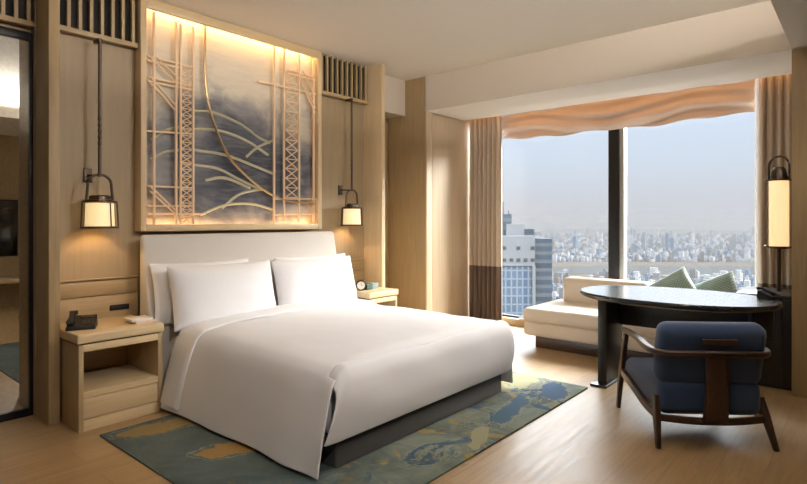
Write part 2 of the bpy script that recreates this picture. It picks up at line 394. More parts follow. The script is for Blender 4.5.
# bay side wall
struct(boxo('wall_bay_left', (5.05, XWIN+.15, 3.90, 4.02, 0, ZB+.25), M['bay_panel']), 'pale veneered side wall of the window bay', 'wall')
struct(boxo('trim_bay_left', (4.932, 5.045, 3.875, 3.895, 0, ZB), M['bay_panel'], bev=.002))
struct(boxo('panel_bay_left', (5.062, 5.86, 3.885, 3.905, .02, ZB-.01), M['bay_panel'], bev=.002))
# right wall (also faces the desk)
struct(boxo('wall_right', (XB, 5.045, YBK, YR, 0, ZB+.02), M['oak'], bev=.002), 'wood clad wall to the right of the desk', 'wall')
struct(boxo('wall_bay_right', (5.045, XWIN+.15, .02, .10, 0, ZB+.25), M['bay_panel']))
struct(boxo('wall_left', (XL-.1, XL, YBK-.1, YM+.2, 0, H), M['white']))
struct(boxo('wall_back', (XL-.1, XB+.1, YBK-.1, YBK, 0, H), M['oak']))
# window wall: sill, frame, mullion, glass
struct(boxo('window_sill', (6.03, XWIN+.14, .1, 3.90, 0, .075), M['oak_pale_x'], bev=.004), 'low wooden window sill', 'sill')
w1 = struct(boxo('window_1', (XWIN-.04, XWIN+.06, .1, .16, .075, ZB+.2), M['blackmetal']), 'tall window left and right of a black mullion', 'window')
boxo('mullion', (XWIN-.10, XWIN+.08, 2.075, 2.19, .075, ZB+.2), M['blackmetal'], w1, bev=.003)
boxo('window_trim', (XWIN-.08, XWIN+.03, 2.03, 2.0745, .075, ZB+.2), metal('grey_anodised', (.42, .43, .43), .4, .5), w1)
boxo('frame_head', (XWIN-.03, XWIN+.05, .16, 3.90, ZB+.1, ZB+.2), M['blackmetal'], w1)
boxo('frame_side', (XWIN-.03, XWIN+.05, 3.85, 3.90, .075, ZB+.1), M['blackmetal'], w1)
boxo('frame_bottom', (XWIN-.03, XWIN+.05, .16, 3.85, .075, .095), M['blackmetal'], w1)
for y0, y1 in ((.16, 2.075), (2.19, 3.85)):
    boxo('pane', (XWIN+.005, XWIN+.017, y0, y1, .095, ZB+.1), M['glass'], w1)

# LED strip above the curtains and over the art, fittings
def led(name, lab, d, power, col, rot, size, size_y, loc):
    t = boxo(name, d, M['led']); tag(t, lab, 'led strip light')
    l = light(name + '_glow', 'AREA', loc, power, col, rot, shape='RECTANGLE', size=size, size_y=size_y)
    return t

up = thing('added_sill_lamp', 'added slim fill lamp lying on the window sill', 'uplight', (6.06, 2.0, .075))  # no such lamp known; added to brighten the bay soffit from below
boxo('housing', (6.045, 6.075, .3, 3.3, .075, .092), M['white'], up)
light('sill_glow', 'AREA', (6.06, 1.8, .10), 26, (1, .95, .88), (0, R(180+28), 0), shape='RECTANGLE', size=.02, size_y=3.0)

# ---------------------------------------------------------------- louvres
def louvre(x0, x1, y, z0, z1, lab, px=.066):
    t = thing('ventilation_grille', lab, 'grille', ((x0+x1)/2, y, z0), 0)
    boxo('backing', (x0, x1, y+.045, y+.055, z0, z1), M['void'], t)
    boxo('bottom_rail', (x0, x1, y-.012, y+.045, z0-.035, z0), M['oak_x'], t, bev=.003)
    n = int((x1-x0)/px)
    for i in range(n):
        x = x0 + (x1-x0)*(i+.5)/n
        boxo('slat', (x-.0105, x+.0105, y-.008, y+.018, z0, z1), M['oak'], t)
    return t
louvre(1.212, 1.780, 4.135, 2.62, H, 'wooden slat grille above the left bedside lamp')
louvre(3.54, 4.225, 4.135, 2.60, H, 'wooden slat grille above the right bedside lamp')
louvre(.10, 1.14, 4.21, 2.62, H, 'wooden slat grille above the tall mirror')

# recess lower panelling grooves
def recess_panel(x0, x1, lab):
    t = thing('wall_panelling', lab, 'panelling', ((x0+x1)/2, YW, .6))
    boxo('upper_board', (x0, x1, YW-.016, YW, .765, .868), M['oak_x'], t, bev=.003)
    boxo('lower_board', (x0, x1, YW-.016, YW, .50, .757), M['oak_x'], t, bev=.003)
    boxo('cap_strip', (x0, x1, YW-.020, YW, .876, .888), M['oak_x'], t, bev=.002)
    return t
recess_panel(1.212, 1.80, 'horizontal oak boards above the left nightstand')
recess_panel(3.66, 4.225, 'horizontal oak boards above the right nightstand')
sk = thing('power_socket', 'black socket strip in the oak boards above left nightstand', 'socket', (1.62, YW-.016, .655))
spl = boxo('plate', (1.60, 1.735, YW-.022, YW-.016, .645, .685), M['black'], sk, bev=.002)
for i in range(3): boxo('outlet', (1.611+i*.041, 1.642+i*.041, YW-.0235, YW-.0215, .652, .678), M['blackmetal'], spl, bev=.001)

# ---------------------------------------------------------------- mirror
mr = thing('full_length_mirror', 'full-length mirror in a thin black frame at far left', 'mirror', (.64, YM, 0))
boxo('glass', (.17, 1.118, YM-.004, YM+.004, .05, 2.50), M['mirror'], mr)
for d in ((1.118, 1.142, YM-.022, YM+.015, .0, 2.555), (.13, .17, YM-.022, YM+.015, 0, 2.555)): boxo('frame_side', d, M['blackmetal'], mr, bev=.003)
for d in ((.17, 1.118, YM-.022, YM+.015, 2.50, 2.555), (.17, 1.118, YM-.022, YM+.015, .0, .05)): boxo('frame_rail', d, M['blackmetal'], mr, bev=.003)

# ---------------------------------------------------------------- art panel above the headboard
YA = 4.13
def px2(px, py, y=YA):
    u = (px-403.5)/541.9; F = (math.cos(YAW), math.sin(YAW)); Q = (math.sin(YAW), -math.cos(YAW))
    dx, dy, dz = F[0]+u*Q[0], F[1]+u*Q[1], (220.7-py)/541.9; t = y/dy
    return (t*dx, y, 1.3+t*dz)
art = thing('wall_art', 'large backlit ink wash panel with wooden lattice above the bed', 'artwork', (2.70, YW, 1.22))
boxo('frame_side', (1.782, 1.826, 4.09, YW, 1.22, H), M['oak_pale'], art, bev=.004)
boxo('frame_side', (3.49, 3.535, 4.09, YW, 1.22, H), M['oak_pale'], art, bev=.004)
boxo('frame_top', (1.826, 3.49, 4.09, 4.12, 2.895, H), M['oak_pale_x'], art, bev=.004)
boxo('frame_bottom', (1.826, 3.49, 4.09, 4.12, 1.22, 1.272), M['oak_pale_x'], art, bev=.004)
boxo('painted_panel', (1.826, 3.49, 4.185, 4.197, 1.222, 2.968), M['art'], art)
art_led = emit('art_led', (1.0, .70, .30), 1.6)
boxo('top_light_strip', (1.87, 3.45, 4.13, 4.15, 2.945, 2.96), art_led, art)
boxo('frame_base', (1.826, 3.49, 4.12, 4.185, 1.215, 1.224), M['oak_pale_x'], art)
boxo('bottom_light_strip', (1.87, 3.45, 4.13, 4.15, 1.225, 1.235), art_led, art)
light('art_top_glow', 'AREA', (2.66, 4.14, 2.94), 3.8, (1, .60, .24), (math.radians(14), 0, 0), shape='RECTANGLE', size=1.58, size_y=.03)
light('art_bottom_glow', 'AREA', (2.66, 4.14, 1.24), 2, (1, .55, .22), (math.radians(180-14), 0, 0), shape='RECTANGLE', size=1.58, size_y=.03)
def bar(a, b, w=.012, d=.018, name='lattice_bar', m='lattice', y=YA):
    obj(name, tube(B(), [px2(*a, y), px2(*b, y)], 0, rect=(w, d), up=Vector((0, 1, 0))), M[m], art)
for x, y0, y1 in ((154, 12, 226), (176, 22, 225.5), (180.5, 24, 225), (193, 27, 225), (274, 46, 223), (284, 49, 222.5), (299, 54, 222.5), (313.5, 59, 222), ):
    bar((x, y0), (x, y1), .019)
for a, b in (((147, 56), (192, 67)), ((147, 60), (180, 68)), ((147, 77), (193, 86)), ((147, 81), (193, 90)), ((147, 131), (194, 134)), ((147, 186), (194, 188)), ((147, 206), (194, 206)), ((147, 214), (205, 214)),
             ((258, 81), (316, 94)), ((288, 70), (316, 77)), ((288, 73), (316, 80)), ((273, 199), (316, 199)), ((273, 215), (316, 214)),
             ((150, 57), (177, 84)), ((155, 56), (181, 81)), ((150, 77), (177, 107)), ((150, 83), (175, 110)), ((150, 186), (177, 212)), ((150, 191), (175, 214)),
             ((299, 72), (315, 108)), ((299, 77), (315, 113)), ((303, 71), (315, 95))):
    bar(a, b, .014, .014)
def lattice_col(x0, x1, z0, z1):
    n = round((z1-z0)/((x1-x0)*1.0)*1.6); s = (z1-z0)/n; b = B(); y = YA+.004
    for i in range(n):
        for a, c in (((x0, z0+i*s), (x1, z0+(i+1)*s)), ((x1, z0+i*s), (x0, z0+(i+1)*s)), ((x0, z0+i*s), (x1, z0+i*s))):
            tube(b, [(a[0], y, a[1]), (c[0], y, c[1])], 0, rect=(.008, .010), up=Vector((0, 1, 0)))
    return obj('openwork_strip', b, M['lattice'], art)
A, Bq = px2(181.5, 66), px2(192, 225); lattice_col(A[0], Bq[0], 1.28, A[2]-.01)
A, Bq = px2(286, 72), px2(298, 200); lattice_col(A[0], Bq[0], 1.52, A[2])
def arc(pts, r, m, y=YA, name='curved_line'):
    p = spline([px2(a, b, y) for a, b in pts], 8); obj(name, tube(B(), p, r, 8), m, art)
arc([(204.8, 26), (204.8, 50), (204.8, 67), (207.4, 98), (215, 126), (228, 155), (243.5, 173), (264, 190), (285, 200), (314, 204)], .011, M['brass'])
silver = metal('pale_gold_leaf', (.50, .50, .38), .45, .3)
for pts in ([(194, 111), (214, 113), (240, 124), (258, 137), (270, 143)], [(180, 130), (215, 130), (245, 140), (268, 155)], [(194, 150), (225, 155), (252, 165), (274, 174)],
            [(180, 164), (215, 168), (240, 180), (262, 190)], [(222, 208), (240, 194), (262, 189)], [(246, 157), (258, 147), (274, 140)], [(150, 140), (165, 131), (180, 127)],
            [(150, 160), (165, 152), (180, 150)], [(205, 180), (225, 178), (250, 188)], [(200, 215), (225, 205), (252, 204), (274, 210)]):
    arc(pts, .0125, silver, 4.185)

# ---------------------------------------------------------------- bedside pendant lamps
def sconce(x, y, lab):
    t = thing('bedside_lamp', lab, 'wall lamp', (x, y, 1.25))
    def P(*a): return Vector(a)
    # ceiling arm, rod, twisted grip
    boxo('wall_plate', (x-.055, x-.0, YW-.014, YW, 1.57, 1.67), M['bronze'], t, bev=.003)
    obj('wall_arm', tube(B(), [(x-.028, YW-.01, 1.62), (x, y, 1.615)], .007), M['bronze'], t)
    boxo('top_arm', (x-.012, x+.012, y-.01, YW-.06, 2.545, 2.565), M['bronze'], t, bev=.003)
    obj('rod', tube(B(), [(x, y, 1.62), (x, y, 2.56)], .0115), M['bronze'], t)
    b = B()
    for ph in (0, PI): tube(b, [(x+.006*math.cos(k*.55+ph), y+.006*math.sin(k*.55+ph), 1.80+k*.0075) for k in range(30)], .008, 8)
    lathe(b, (x, y, 1.79), [(.004, 0), (.013, .004), (.013, .014), (.004, .018)], 16); lathe(b, (x, y, 2.02), [(.004, 0), (.013, .004), (.013, .014), (.004, .018)], 16)
    obj('twisted_grip', b, M['bronze'], t)
    # arch handle in the plane facing the room
    pts = []
    for k in range(17):
        a = PI*k/16; pts.append((x+.075*math.cos(a), y, 1.555+.065*math.sin(a)))
    pts = [(x+.085, y, 1.435)] + [(x+.08, y, 1.50)] + pts + [(x-.08, y, 1.50), (x-.085, y, 1.435)]
    obj('arch_handle', tube(B(), pts, .0095, 10), M['bronze'], t)
    obj('finial', lathe(B(), (x, y, 1.605), [(.006, 0), (.018, .006), (.018, .02), (.008, .03)], 20), M['bronze'], t)
    obj('cap', lathe(B(), (x, y, 1.437), [(.02, 0), (.085, 0), (.085, .008), (.068, .010), (.066, .032), (.055, .040), (.01, .040)], 32), M['bronze'], t)
    obj('upper_ring', lathe(B(), (x, y, 1.425), [(.088, 0), (.108, 0), (.108, .012), (.088, .012), (.088, 0)], 40, False), M['bronze'], t)
    obj('lower_ring', lathe(B(), (x, y, 1.247), [(.098, 0), (.122, 0), (.122, .012), (.098, .012), (.098, 0)], 40, False), M['bronze'], t)
    for k in range(4):
        a = YAW-PI/2 + (R(24), -R(24), PI+R(24), PI-R(24))[k]
        obj('strut', tube(B(), [(x+.105*math.cos(a), y+.105*math.sin(a), 1.432), (x+.115*math.cos(a), y+.115*math.sin(a), 1.252)], .005, 8), M['bronze'], t)
    shd = obj('shade', lathe(B(), (x, y, 1.262), [(.088, 0), (.092, 0), (.086, .158), (.082, .158), (.088, 0)], 36, False), M['glow'], t)
    light('lamp_bulb', 'POINT', (x, y, 1.35), 4, (1, .66, .32), shadow_soft_size=.02)
    return t
sconce(1.485, 4.05, 'dark bronze lantern lamp on a long rod above the left nightstand')
sconce(3.905, 4.05, 'dark bronze lantern lamp on a long rod above the right nightstand')

# long wall lamp by the desk
def long_lamp():
    x, y = 5.00, .515
    t = thing('long_wall_lamp', 'tall cylindrical lit lamp with bronze arch beside the right curtain', 'wall lamp', (x, y, 1.08))
    r = .064
    obj('glass_tube', lathe(B(), (x, y, 1.105), [(.01, 0), (r, 0), (r, .50), (.01, .50)], 40), M['glow2'], t)
    obj('lower_stem', tube(B(), [(x, y, .76), (x, y, 1.09)], .014, 14), M['bronze'], t)
    obj('base_cap', lathe(B(), (x, y, 1.088), [(.01, 0), (r+.006, 0), (r+.006, .018), (.01, .018)], 40), M['bronze'], t)
    obj('top_cap', lathe(B(), (x, y, 1.603), [(.01, 0), (r+.006, 0), (r+.006, .012), (.058, .016), (.046, .085), (.03, .105), (.01, .108)], 40), M['bronze'], t)
    pts = [(x, y-r, 1.61), (x, y-r, 1.70)] + [(x, y-r*math.cos(PI*k/14), 1.715+.075*math.sin(PI*k/14)) for k in range(15)] + [(x, y+r, 1.70), (x, y+r, 1.61)]
    obj('arch_handle', tube(B(), pts, .008), M['bronze'], t)
    for z in (1.10, 1.61):
        obj('bracket', tube(B(), [(x+.03, YR, z), (x+.03, y+.08, z)], .007), M['bronze'], t)
        obj('knob', lathe(B(), (x+.03, y+.088, z-.011), [(.003, 0), (.011, .004), (.011, .018), (.003, .022)], 16), M['brass'], t)
long_lamp()

# ---------------------------------------------------------------- bed
bed = thing('bed', 'king size bed with white duvet and charcoal base', 'bed', (2.73, 3.1, 0))
boxo('base', (1.90, 3.575, 2.09, 3.80, .012, .165), M['base'], bed, bev=.012, seg=3)
boxo('mattress', (1.895, 3.60, 2.10, 3.90, .165, .46), M['linen'], bed, bev=.05, seg=4)
b = box(B(), 1.765, 3.645, 4.03, 4.085, .02, 1.195)
for v in b.verts: v.co.y += .0 if v.co.z > 1 else (-.24 if v.co.y < 4.05 else 0)
bmesh.ops.bevel(b, geom=b.edges[:], offset=.026, segments=4, profile=.5, affect='EDGES')
obj('headboard', b, M['headboard'], bed)
XLf, XRt, YF, YH = 1.862, 3.665, 2.055, 3.64
def prof(s):
    """cross-bed profile, s in 0..1: left hem, up, over the top, down to right hem"""
    P = [(-.095, .030), (-.075, .17), (-.045, .33), (-.012, .45), (.03, .515), (.11, .548), (.35, .568), (.9, .578), (1.45, .568), (1.665, .548), (1.745, .515), (1.785, .45), (1.80, .33), (1.812, .17), (1.82, .06)]
    L = [0]
    for a, c in zip(P, P[1:]): L.append(L[-1]+math.dist(a, c))
    d = s*L[-1]
    for i in range(len(P)-1):
        if d <= L[i+1]+1e-9:
            t = (d-L[i])/(L[i+1]-L[i]); p0 = P[max(i-1, 0)]; p1 = P[i]; p2 = P[i+1]; p3 = P[min(i+2, len(P)-1)]
            return tuple(.5*((2*b_)+(c_-a_)*t+(2*a_-5*b_+4*c_-d_)*t*t+(3*b_-a_-3*c_+d_)*t**3) for a_, b_, c_, d_ in zip(p0, p1, p2, p3))
    return P[-1]
def duv(u, v):
    px, pz = prof(u); y = YF + (YH-YF)*v
    side = max(0, (.50-pz)/.5)
    # round the foot edge down on the top part
    e = max(0, 1-v*(YH-YF)/.10)
    x = XLf + px; z = pz
    if side < .02: z -= .035*e*e
    wr = .012*side*math.sin(y*8+2*math.sin(y*3.1)) + .016*side*nz(y*2.2, pz*1.3, 4) + .004*nz(x, y, z, 5)
    left = px < .2
    if left:
        x -= .030*side + wr + .01*side*v; y -= .014*side*max(0, 1-v*4)
    elif px > 1.5: x += wr
    z += .010*nz(x*1.1, y*2.2, 3.1, 1.6)*(1-side) + .004*nz(x, y, 7, 6)*(1-side)
    return (x, y, z)
b = grid(B(), 150, 90, duv)
obj('duvet', b, M['linen'], bed, solid=.012, sub=1)
def foot(u, v):   # tucked foot panel, u across, v down
    x = XLf - .004 + (XRt-XLf-.018)*u
    px = x - XLf
    edge = min(u, 1-u)/.045; edge = max(0, 1-edge)
    ztop = .548 - .085*edge*edge
    k = v*PI/2
    z0 = .17
    a = min(1, v/.22)
    y = YF + .055 - .085*math.sin(a*PI/2) - .012*math.sin(v*PI) + .030*v**3 + .012*edge*edge
    z = ztop - .04*(1-math.cos(a*PI/2)) - (ztop-.04-z0)*max(0, v-.10)/.9
    fl = max(0, (.47-z)/.45); x -= .095*fl*max(0, 1-u/.12)**1.5
    y += .006*nz(x*2.2, z*5, 1.7, 1.5) ; z += .006*nz(x*2, 0, 5, 2)*(1-v) - .012*math.sin(PI*u)*v*0
    return (x, y, z)
obj('duvet_foot', grid(B(), 110, 40, foot), M['linen'], bed, solid=.012, sub=1)
def fold(u, v):
    px, pz = prof(.004+.99*u); y = 3.42 + .24*v
    side = max(0, (.50-pz)/.5); rise = .020*math.sin(min(1, v*6)*PI/2)
    x = XLf+px; z = pz + .012 + rise*.6
    if px < .2: x -= .004 + rise*side + .006*side*math.sin(y*22) + .024*side
    elif px > 1.5: x += .012+rise*side
    z += .010*nz(x*1.1, y*2.2, 3.1, 1.6)*(1-side) + .006*nz(x, y, 2, 5)
    return (x, y-.05*math.sin(u*PI)*0 + .02*nz(x, 0, 9, 2), z)
obj('turned_back_hem', grid(B(), 120, 20, fold), M['linen'], bed, solid=.014, sub=1)

def pillow(w, h, th, seed, sharp=.92):
    b = B(); n = 28
    def side(sg):
        def f(u, v):
            a, c = u*2-1, v*2-1
            k = (max(0, 1-abs(a)**3.2)**.55)*(max(0, 1-abs(c)**3.2)**.55)
            pull = 1-.055*(1-abs(c)**2.2)*abs(a)**3; pull2 = 1-.07*(1-abs(a)**2.2)*abs(c)**3
            z = sg*th/2*k*(1+.12*nz(a*1.5, c*1.5, seed))
            z += .012*nz(a*2.5, c*2.5, seed+5)*k
            return (a*w/2*pull, c*h/2*pull2, z)
        return f
    grid(b, n, n, side(1)); grid(b, n, n, side(-1))
    bmesh.ops.remove_doubles(b, verts=b.verts, dist=.0008)
    # piped flange
    return b
def place_pillow(name, lab, w, h, th, loc, rx, rz, m, seed, group=None, cat='pillow', ry=0):
    t = obj(name, pillow(w, h, th, seed), m, local=True, sub=1)
    t.location = loc; t.rotation_mode = 'ZYX'
    t.matrix_basis = Matrix.Translation(loc) @ Matrix.Rotation(rz, 4, 'Z') @ Matrix.Rotation(rx, 4, 'X') @ Matrix.Rotation(ry, 4, 'Z')
    return tag(t, lab, cat, group)
PG = 'white pillows against the headboard'
place_pillow('pillow', 'white pillow standing behind the front pillow on bed left side', .86, .47, .14, (2.19, 3.90, .765), R(80), R(1), M['linen'], 1, PG)
place_pillow('pillow', 'white pillow standing behind the front pillow on bed right side', .86, .46, .14, (3.28, 3.90, .76), R(80), R(-1), M['linen'], 2, PG)
place_pillow('pillow', 'plump white pillow propped in front on left half of the bed', .91, .48, .22, (2.26, 3.72, .752), R(76), R(1), M['linen'], 3, PG)
place_pillow('pillow', 'plump white pillow propped in front on right half of the bed', .92, .47, .22, (3.165, 3.725, .745), R(76), R(-1), M['linen'], 4, PG)

# ---------------------------------------------------------------- rug
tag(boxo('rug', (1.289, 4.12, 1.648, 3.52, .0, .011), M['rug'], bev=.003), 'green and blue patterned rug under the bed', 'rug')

# ---------------------------------------------------------------- nightstands
def nightstand(x0, x1, lab, flip):
    t = thing('nightstand', lab, 'nightstand', ((x0+x1)/2, 3.93, 0))
    y0, y1 = 3.66, YW-.02
    boxo('top', (x0-.012, x1+.010, y0-.014, y1, .543, .602), M['oak_pale_x'], t, bev=.012, seg=3)
    boxo('neck', (x0+.015, x1-.015, y0+.02, y1, .532, .543), M['void'], t)
    boxo('side_panel', (x0, x0+.028, y0, y1, 0, .534), M['oak'], t, bev=.002)
    boxo('side_panel', (x1-.028, x1, y0, y1, 0, .534), M['oak'], t, bev=.002)
    boxo('top_rail', (x0+.028, x1-.028, y0, y1, .49, .534), M['oak_pale_x'], t, bev=.002)
    boxo('back_panel', (x0+.028, x1-.028, y1-.02, y1, .2, .49), M['oak_x'], t)
    boxo('shelf', (x0+.028, x1-.028, y0, y1-.02, .205, .245), M['oak_pale_x'], t, bev=.002)
    boxo('drawer', (x0+.028, x1-.028, y0+.008, y1-.03, .075, .200), M['oak_pale_x'], t, bev=.002)
    boxo('plinth', (x0+.028, x1-.028, y0+.002, y1-.03, 0, .070), M['oak_pale_x'], t, bev=.002)
    xs = x1+.004 if not flip else x0-.004
    return t
nightstand(1.222, 1.738, 'oak nightstand holding the telephone left of the bed', False)
nightstand(3.765, 4.172, 'oak nightstand holding the clock right of the bed', True)

def telephone(loc, rz, lab, s=1):
    t = thing('telephone', lab, 'telephone', loc, rz)
    def L(d): return Matrix.Identity(4)
    b = B(); V = [(-.085*s, -.08*s, 0), (.085*s, -.08*s, 0), (.085*s, .08*s, 0), (-.085*s, .08*s, 0), (-.08*s, -.075*s, .022*s), (.08*s, -.075*s, .022*s), (.08*s, .075*s, .075*s), (-.08*s, .075*s, .075*s)]
    vs = [b.verts.new(v) for v in V]
    for f in ((3, 2, 1, 0), (4, 5, 6, 7), (0, 1, 5, 4), (1, 2, 6, 5), (2, 3, 7, 6), (3, 0, 4, 7)): b.faces.new([vs[i] for i in f])
    body = obj('body', b, M['black'], t, local=True, bev=.006)
    obj('handset', tube(B(), [(-.055*s, -.085*s, .042*s), (-.055*s, -.07*s, .052*s), (-.055*s, -.04*s, .066*s), (-.055*s, .04*s, .094*s), (-.055*s, .07*s, .092*s), (-.055*s, .085*s, .088*s)], 0, rect=(.042*s, .026*s), taper=[.8, 1.2, .8, .8, 1.2, .8]), M['black'], t, local=True)
    tilt = math.atan2(.053, .15)
    mt = Matrix.Translation((.03*s, 0, .0505*s)) @ Matrix.Rotation(tilt, 4, 'X')
    obj('display', box(B(), -.04*s, .04*s, .028*s, .06*s, 0, .005*s, mtx=mt), M['screen'], body, local=True)
    for i in range(3):
        for j in range(4):
            obj('key', box(B(), (-.03+i*.024)*s, (-.013+i*.024)*s, (-.06+j*.02)*s, (-.047+j*.02)*s, 0, .006*s, mtx=mt), M['blackmetal'], body, local=True)
    return t
telephone((1.315, 3.88, .602), R(-25), 'black desk telephone on the left nightstand', 1.0)
bk = tag(boxo('booklet', (1.60, 1.735, 3.74, 3.90, .602, .618), M['paper2'], bev=.001), 'pinkish bound booklet, bottom of the papers on left nightstand', 'booklet')
bk = tag(boxo('notepad', (1.575, 1.715, 3.75, 3.88, .618, .634), M['paper'], bev=.001), 'cream notepad lying on top of the booklet on left nightstand', 'notepad')
ck = thing('clock', 'small round black-rimmed clock on the right nightstand', 'clock', (3.845, 3.84, .602))
def disc(bm, c, r, d, n=28, ang=0):
    lathe(bm, (0, 0, 0), [(.001, 0), (r, 0), (r, d), (.001, d)], n); bmesh.ops.transform(bm, matrix=Matrix.Translation(c) @ Matrix.Rotation(ang, 4, 'Z') @ Matrix.Rotation(PI/2, 4, 'X'), verts=bm.verts); return bm
obj('case', disc(B(), (3.845, 3.86, .655), .05, .035, ang=R(-40)), M['black'], ck)
dl = obj('dial', disc(B(), (3.822, 3.833, .655), .040, .004, ang=R(-40)), M['paper'], ck)
for ex, ez in ((.0, .028), (.016, .004)):
    obj('clock_hand', tube(B(), [(3.819, 3.8285, .655), (3.819+ex*.77, 3.8285-ex*.64, .655+ez)], .0016, 6), M['black'], dl)
boxo('foot', (3.82, 3.87, 3.83, 3.87, .602, .612), M['black'], ck)
tg = paint('teal_green_card', (.05, .09, .075)); tg2 = paint('grey_green_card', (.22, .28, .27))
tag(boxo('small_box', (3.895, 3.975, 3.82, 3.90, .602, .655), tg, bev=.003), 'small dark green box next to the clock', 'box')
tag(boxo('small_box', (3.985, 4.075, 3.83, 3.92, .602, .660), tg2, bev=.003), 'small grey-green box next to the dark green box', 'box')

# ---------------------------------------------------------------- curtains, valance
def curtain(name, x, y0, y1, z0, z1, lab, n, amp=.032, seed=0):
    def f(u, v):
        y = y0+(y1-y0)*u; z = z0+(z1-z0)*v
        ph = u*n*2*PI; fl = .75+.35*(1-v)
        return (x + amp*fl*(math.sin(ph)+.28*math.sin(2*ph+seed)) + .004*nz(y*3, z*.4, seed), y + .010*math.sin(ph*1+1.2)*fl + .006*nz(y*4, z*.5, seed+3), z)
    o = obj(name, grid(B(), n*16, 24, f), M['curtain'], solid=.004); return tag(o, lab, 'curtain')
curtain('curtain', 5.82, 3.405, 3.86, .012, ZB+.10, 'beige curtain with brown lower band left of the window', 7)
curtain('curtain', 5.84, .16, .745, .012, ZB+.10, 'beige curtain right of the window behind the long lamp', 9, seed=2)
# slim sheer edge
m, ntt, bb = mat('sheer_fabric'); bb.inputs['Base Color'].default_value = (.85, .82, .78, 1); bb.inputs['Alpha'].default_value = .55; bb.inputs['Roughness'].default_value = .9; M['sheer'] = m
def sheer(y0, y1, lab, n):
    def f(u, v):
        y = y0+(y1-y0)*u; return (5.895+.014*math.sin(u*n*2*PI), y, .012+(ZB+.08)*v)
    tag(obj('sheer_curtain', grid(B(), n*12, 8, f), M['sheer'], solid=.002), lab, 'sheer curtain')
sheer(3.44, 3.84, 'thin white sheer gathered behind the left curtain', 6)
sheer(.2, .79, 'thin white sheer gathered behind the right curtain', 8)
def val(u, v):   # soft swagged shade: u along y, v down
    y = .80 + (3.50-.80)*u; z1 = ZB+.06
    wav = .015*math.sin(u*2*PI*5.2+.6)+.012*math.sin(u*2*PI*2.3)
    z0 = 2.30 + wav*.8 + .02*abs(u-.5)
    z = z1 + (z0-z1)*v
    x = 6.01 - .045*math.sin(v*PI) + .022*math.sin(v*PI*5+2.5*math.sin(u*9)) + .012*math.sin(u*2*PI*5.2)*v + .008*nz(y*2, z*8, 1)
    return (x, y, z)
tag(obj('roman_shade', grid(B(), 160, 30, val), M['valance'], solid=.004, sub=1), 'gathered wavy fabric shade pulled up along the window top', 'roman shade')
led('curtain_led_strip', 'warm light strip hidden above the curtains', (5.745, 5.765, .2, 3.86, ZB+.12, ZB+.135), 2.2, (1, .48, .2), (0, R(38), 0), .02, 3.6, (5.775, 2.03, ZB+.125))

# ---------------------------------------------------------------- sofa in the bay
sf = thing('chaise_sofa', 'cream upholstered daybed with a low back by the window', 'sofa', (5.4, 1.7, 0))
boxo('plinth', (5.12, 5.86, .95, 2.60, 0, .12), M['darkbrown'], sf, bev=.004)
boxo('seat', (5.04, 5.92, .90, 2.70, .125, .265), M['sofa'], sf, bev=.035, seg=4)
boxo('seat_cushion', (5.025, 5.91, .91, 2.71, .262, .408), M['sofa'], sf, bev=.055, seg=5)
boxo('backrest', (5.70, 5.925, 1.66, 2.58, .34, .675), M['sofa'], sf, bev=.06, seg=5)
GP = 'green patterned cushions on the daybed'
place_pillow('cushion', 'green lattice cushion leaning at the end of the daybed back', .42, .42, .15, (5.62, 1.41, .605), R(62), R(-102), M['green'], 11, GP, 'cushion', R(38))
place_pillow('cushion', 'green lattice cushion nearer to the right curtain', .42, .42, .15, (5.62, 1.06, .60), R(60), R(-112), M['green'], 12, GP, 'cushion', R(30))

# ---------------------------------------------------------------- desk, side cabinet
dk = thing('desk', 'dark oval desk with a panel leg in front of the daybed', 'desk', (4.37, 1.14, 0))
def oval(cx, cy, a, b_, n=72, p=2.15):
    out = []
    for k in range(n):
        t = 2*PI*k/n; c, s = math.cos(t), math.sin(t)
        out.append((cx+a*math.copysign(abs(c)**(2/p), c), cy+b_*math.copysign(abs(s)**(2/p), s)))
    return out
def oval_top(z0, z1, a, b_):
    b = B(); rings = []
    for da, z in ((-.05, z0-.012), (-.014, z0), (-.002, z0+.01), (0, (z0+z1)/2), (-.002, z1-.006), (-.007, z1)):
        rings.append([b.verts.new((x, y, z)) for x, y in oval(4.365, 1.105, a+da, b_+da)])
    for A, Q in zip(rings, rings[1:]):
        for j in range(72): b.faces.new((A[j], A[(j+1) % 72], Q[(j+1) % 72], Q[j]))
    b.faces.new(rings[0][::-1]); b.faces.new(rings[-1]); return b
m, nt_, b_ = mat('polished_black_top'); f_ = ntex(nt_, coords(nt_, (12, .8, 1)), 3, 5)
nt_.links.new(ramp(nt_, f_, [(.3, (.016, .015, .015)), (.7, (.03, .028, .027))]), b_.inputs['Base Color']); b_.inputs['Roughness'].default_value = .22; b_.inputs['Coat Weight'].default_value = .6; b_.inputs['Coat Roughness'].default_value = .22; M['desktop'] = m
obj('top', oval_top(.712, .750, .468, .675), M['desktop'], dk)
boxo('leg', (4.26, 4.62, 1.555, 1.625, .018, .705), M['dark'], dk, bev=.003)
boxo('foot', (4.20, 4.66, 1.535, 1.665, 0, .018), M['dark'], dk, bev=.003)
boxo('apron', (4.56, 4.60, .50, 1.555, .445, .704), M['dark'], dk, bev=.003)
obj('post', tube(B(), [(4.50, .62, 0), (4.50, .62, .704)], .022, 20), M['blackmetal'], dk)
cbn = thing('minibar_cabinet', 'dark low cabinet in the corner behind the desk', 'cabinet', (5.35, .6, 0))
boxo('body', (5.07, 5.62, .105, .80, 0, .70), M['dark'], cbn, bev=.003)
boxo('top', (5.06, 5.63, .105, .81, .70, .722), M['dark'], cbn, bev=.003)
boxo('door', (5.058, 5.069, .11, .50, .03, .69), M['dark'], cbn, bev=.002)
boxo('door', (5.058, 5.069, .505, .797, .03, .69), M['dark'], cbn, bev=.002)
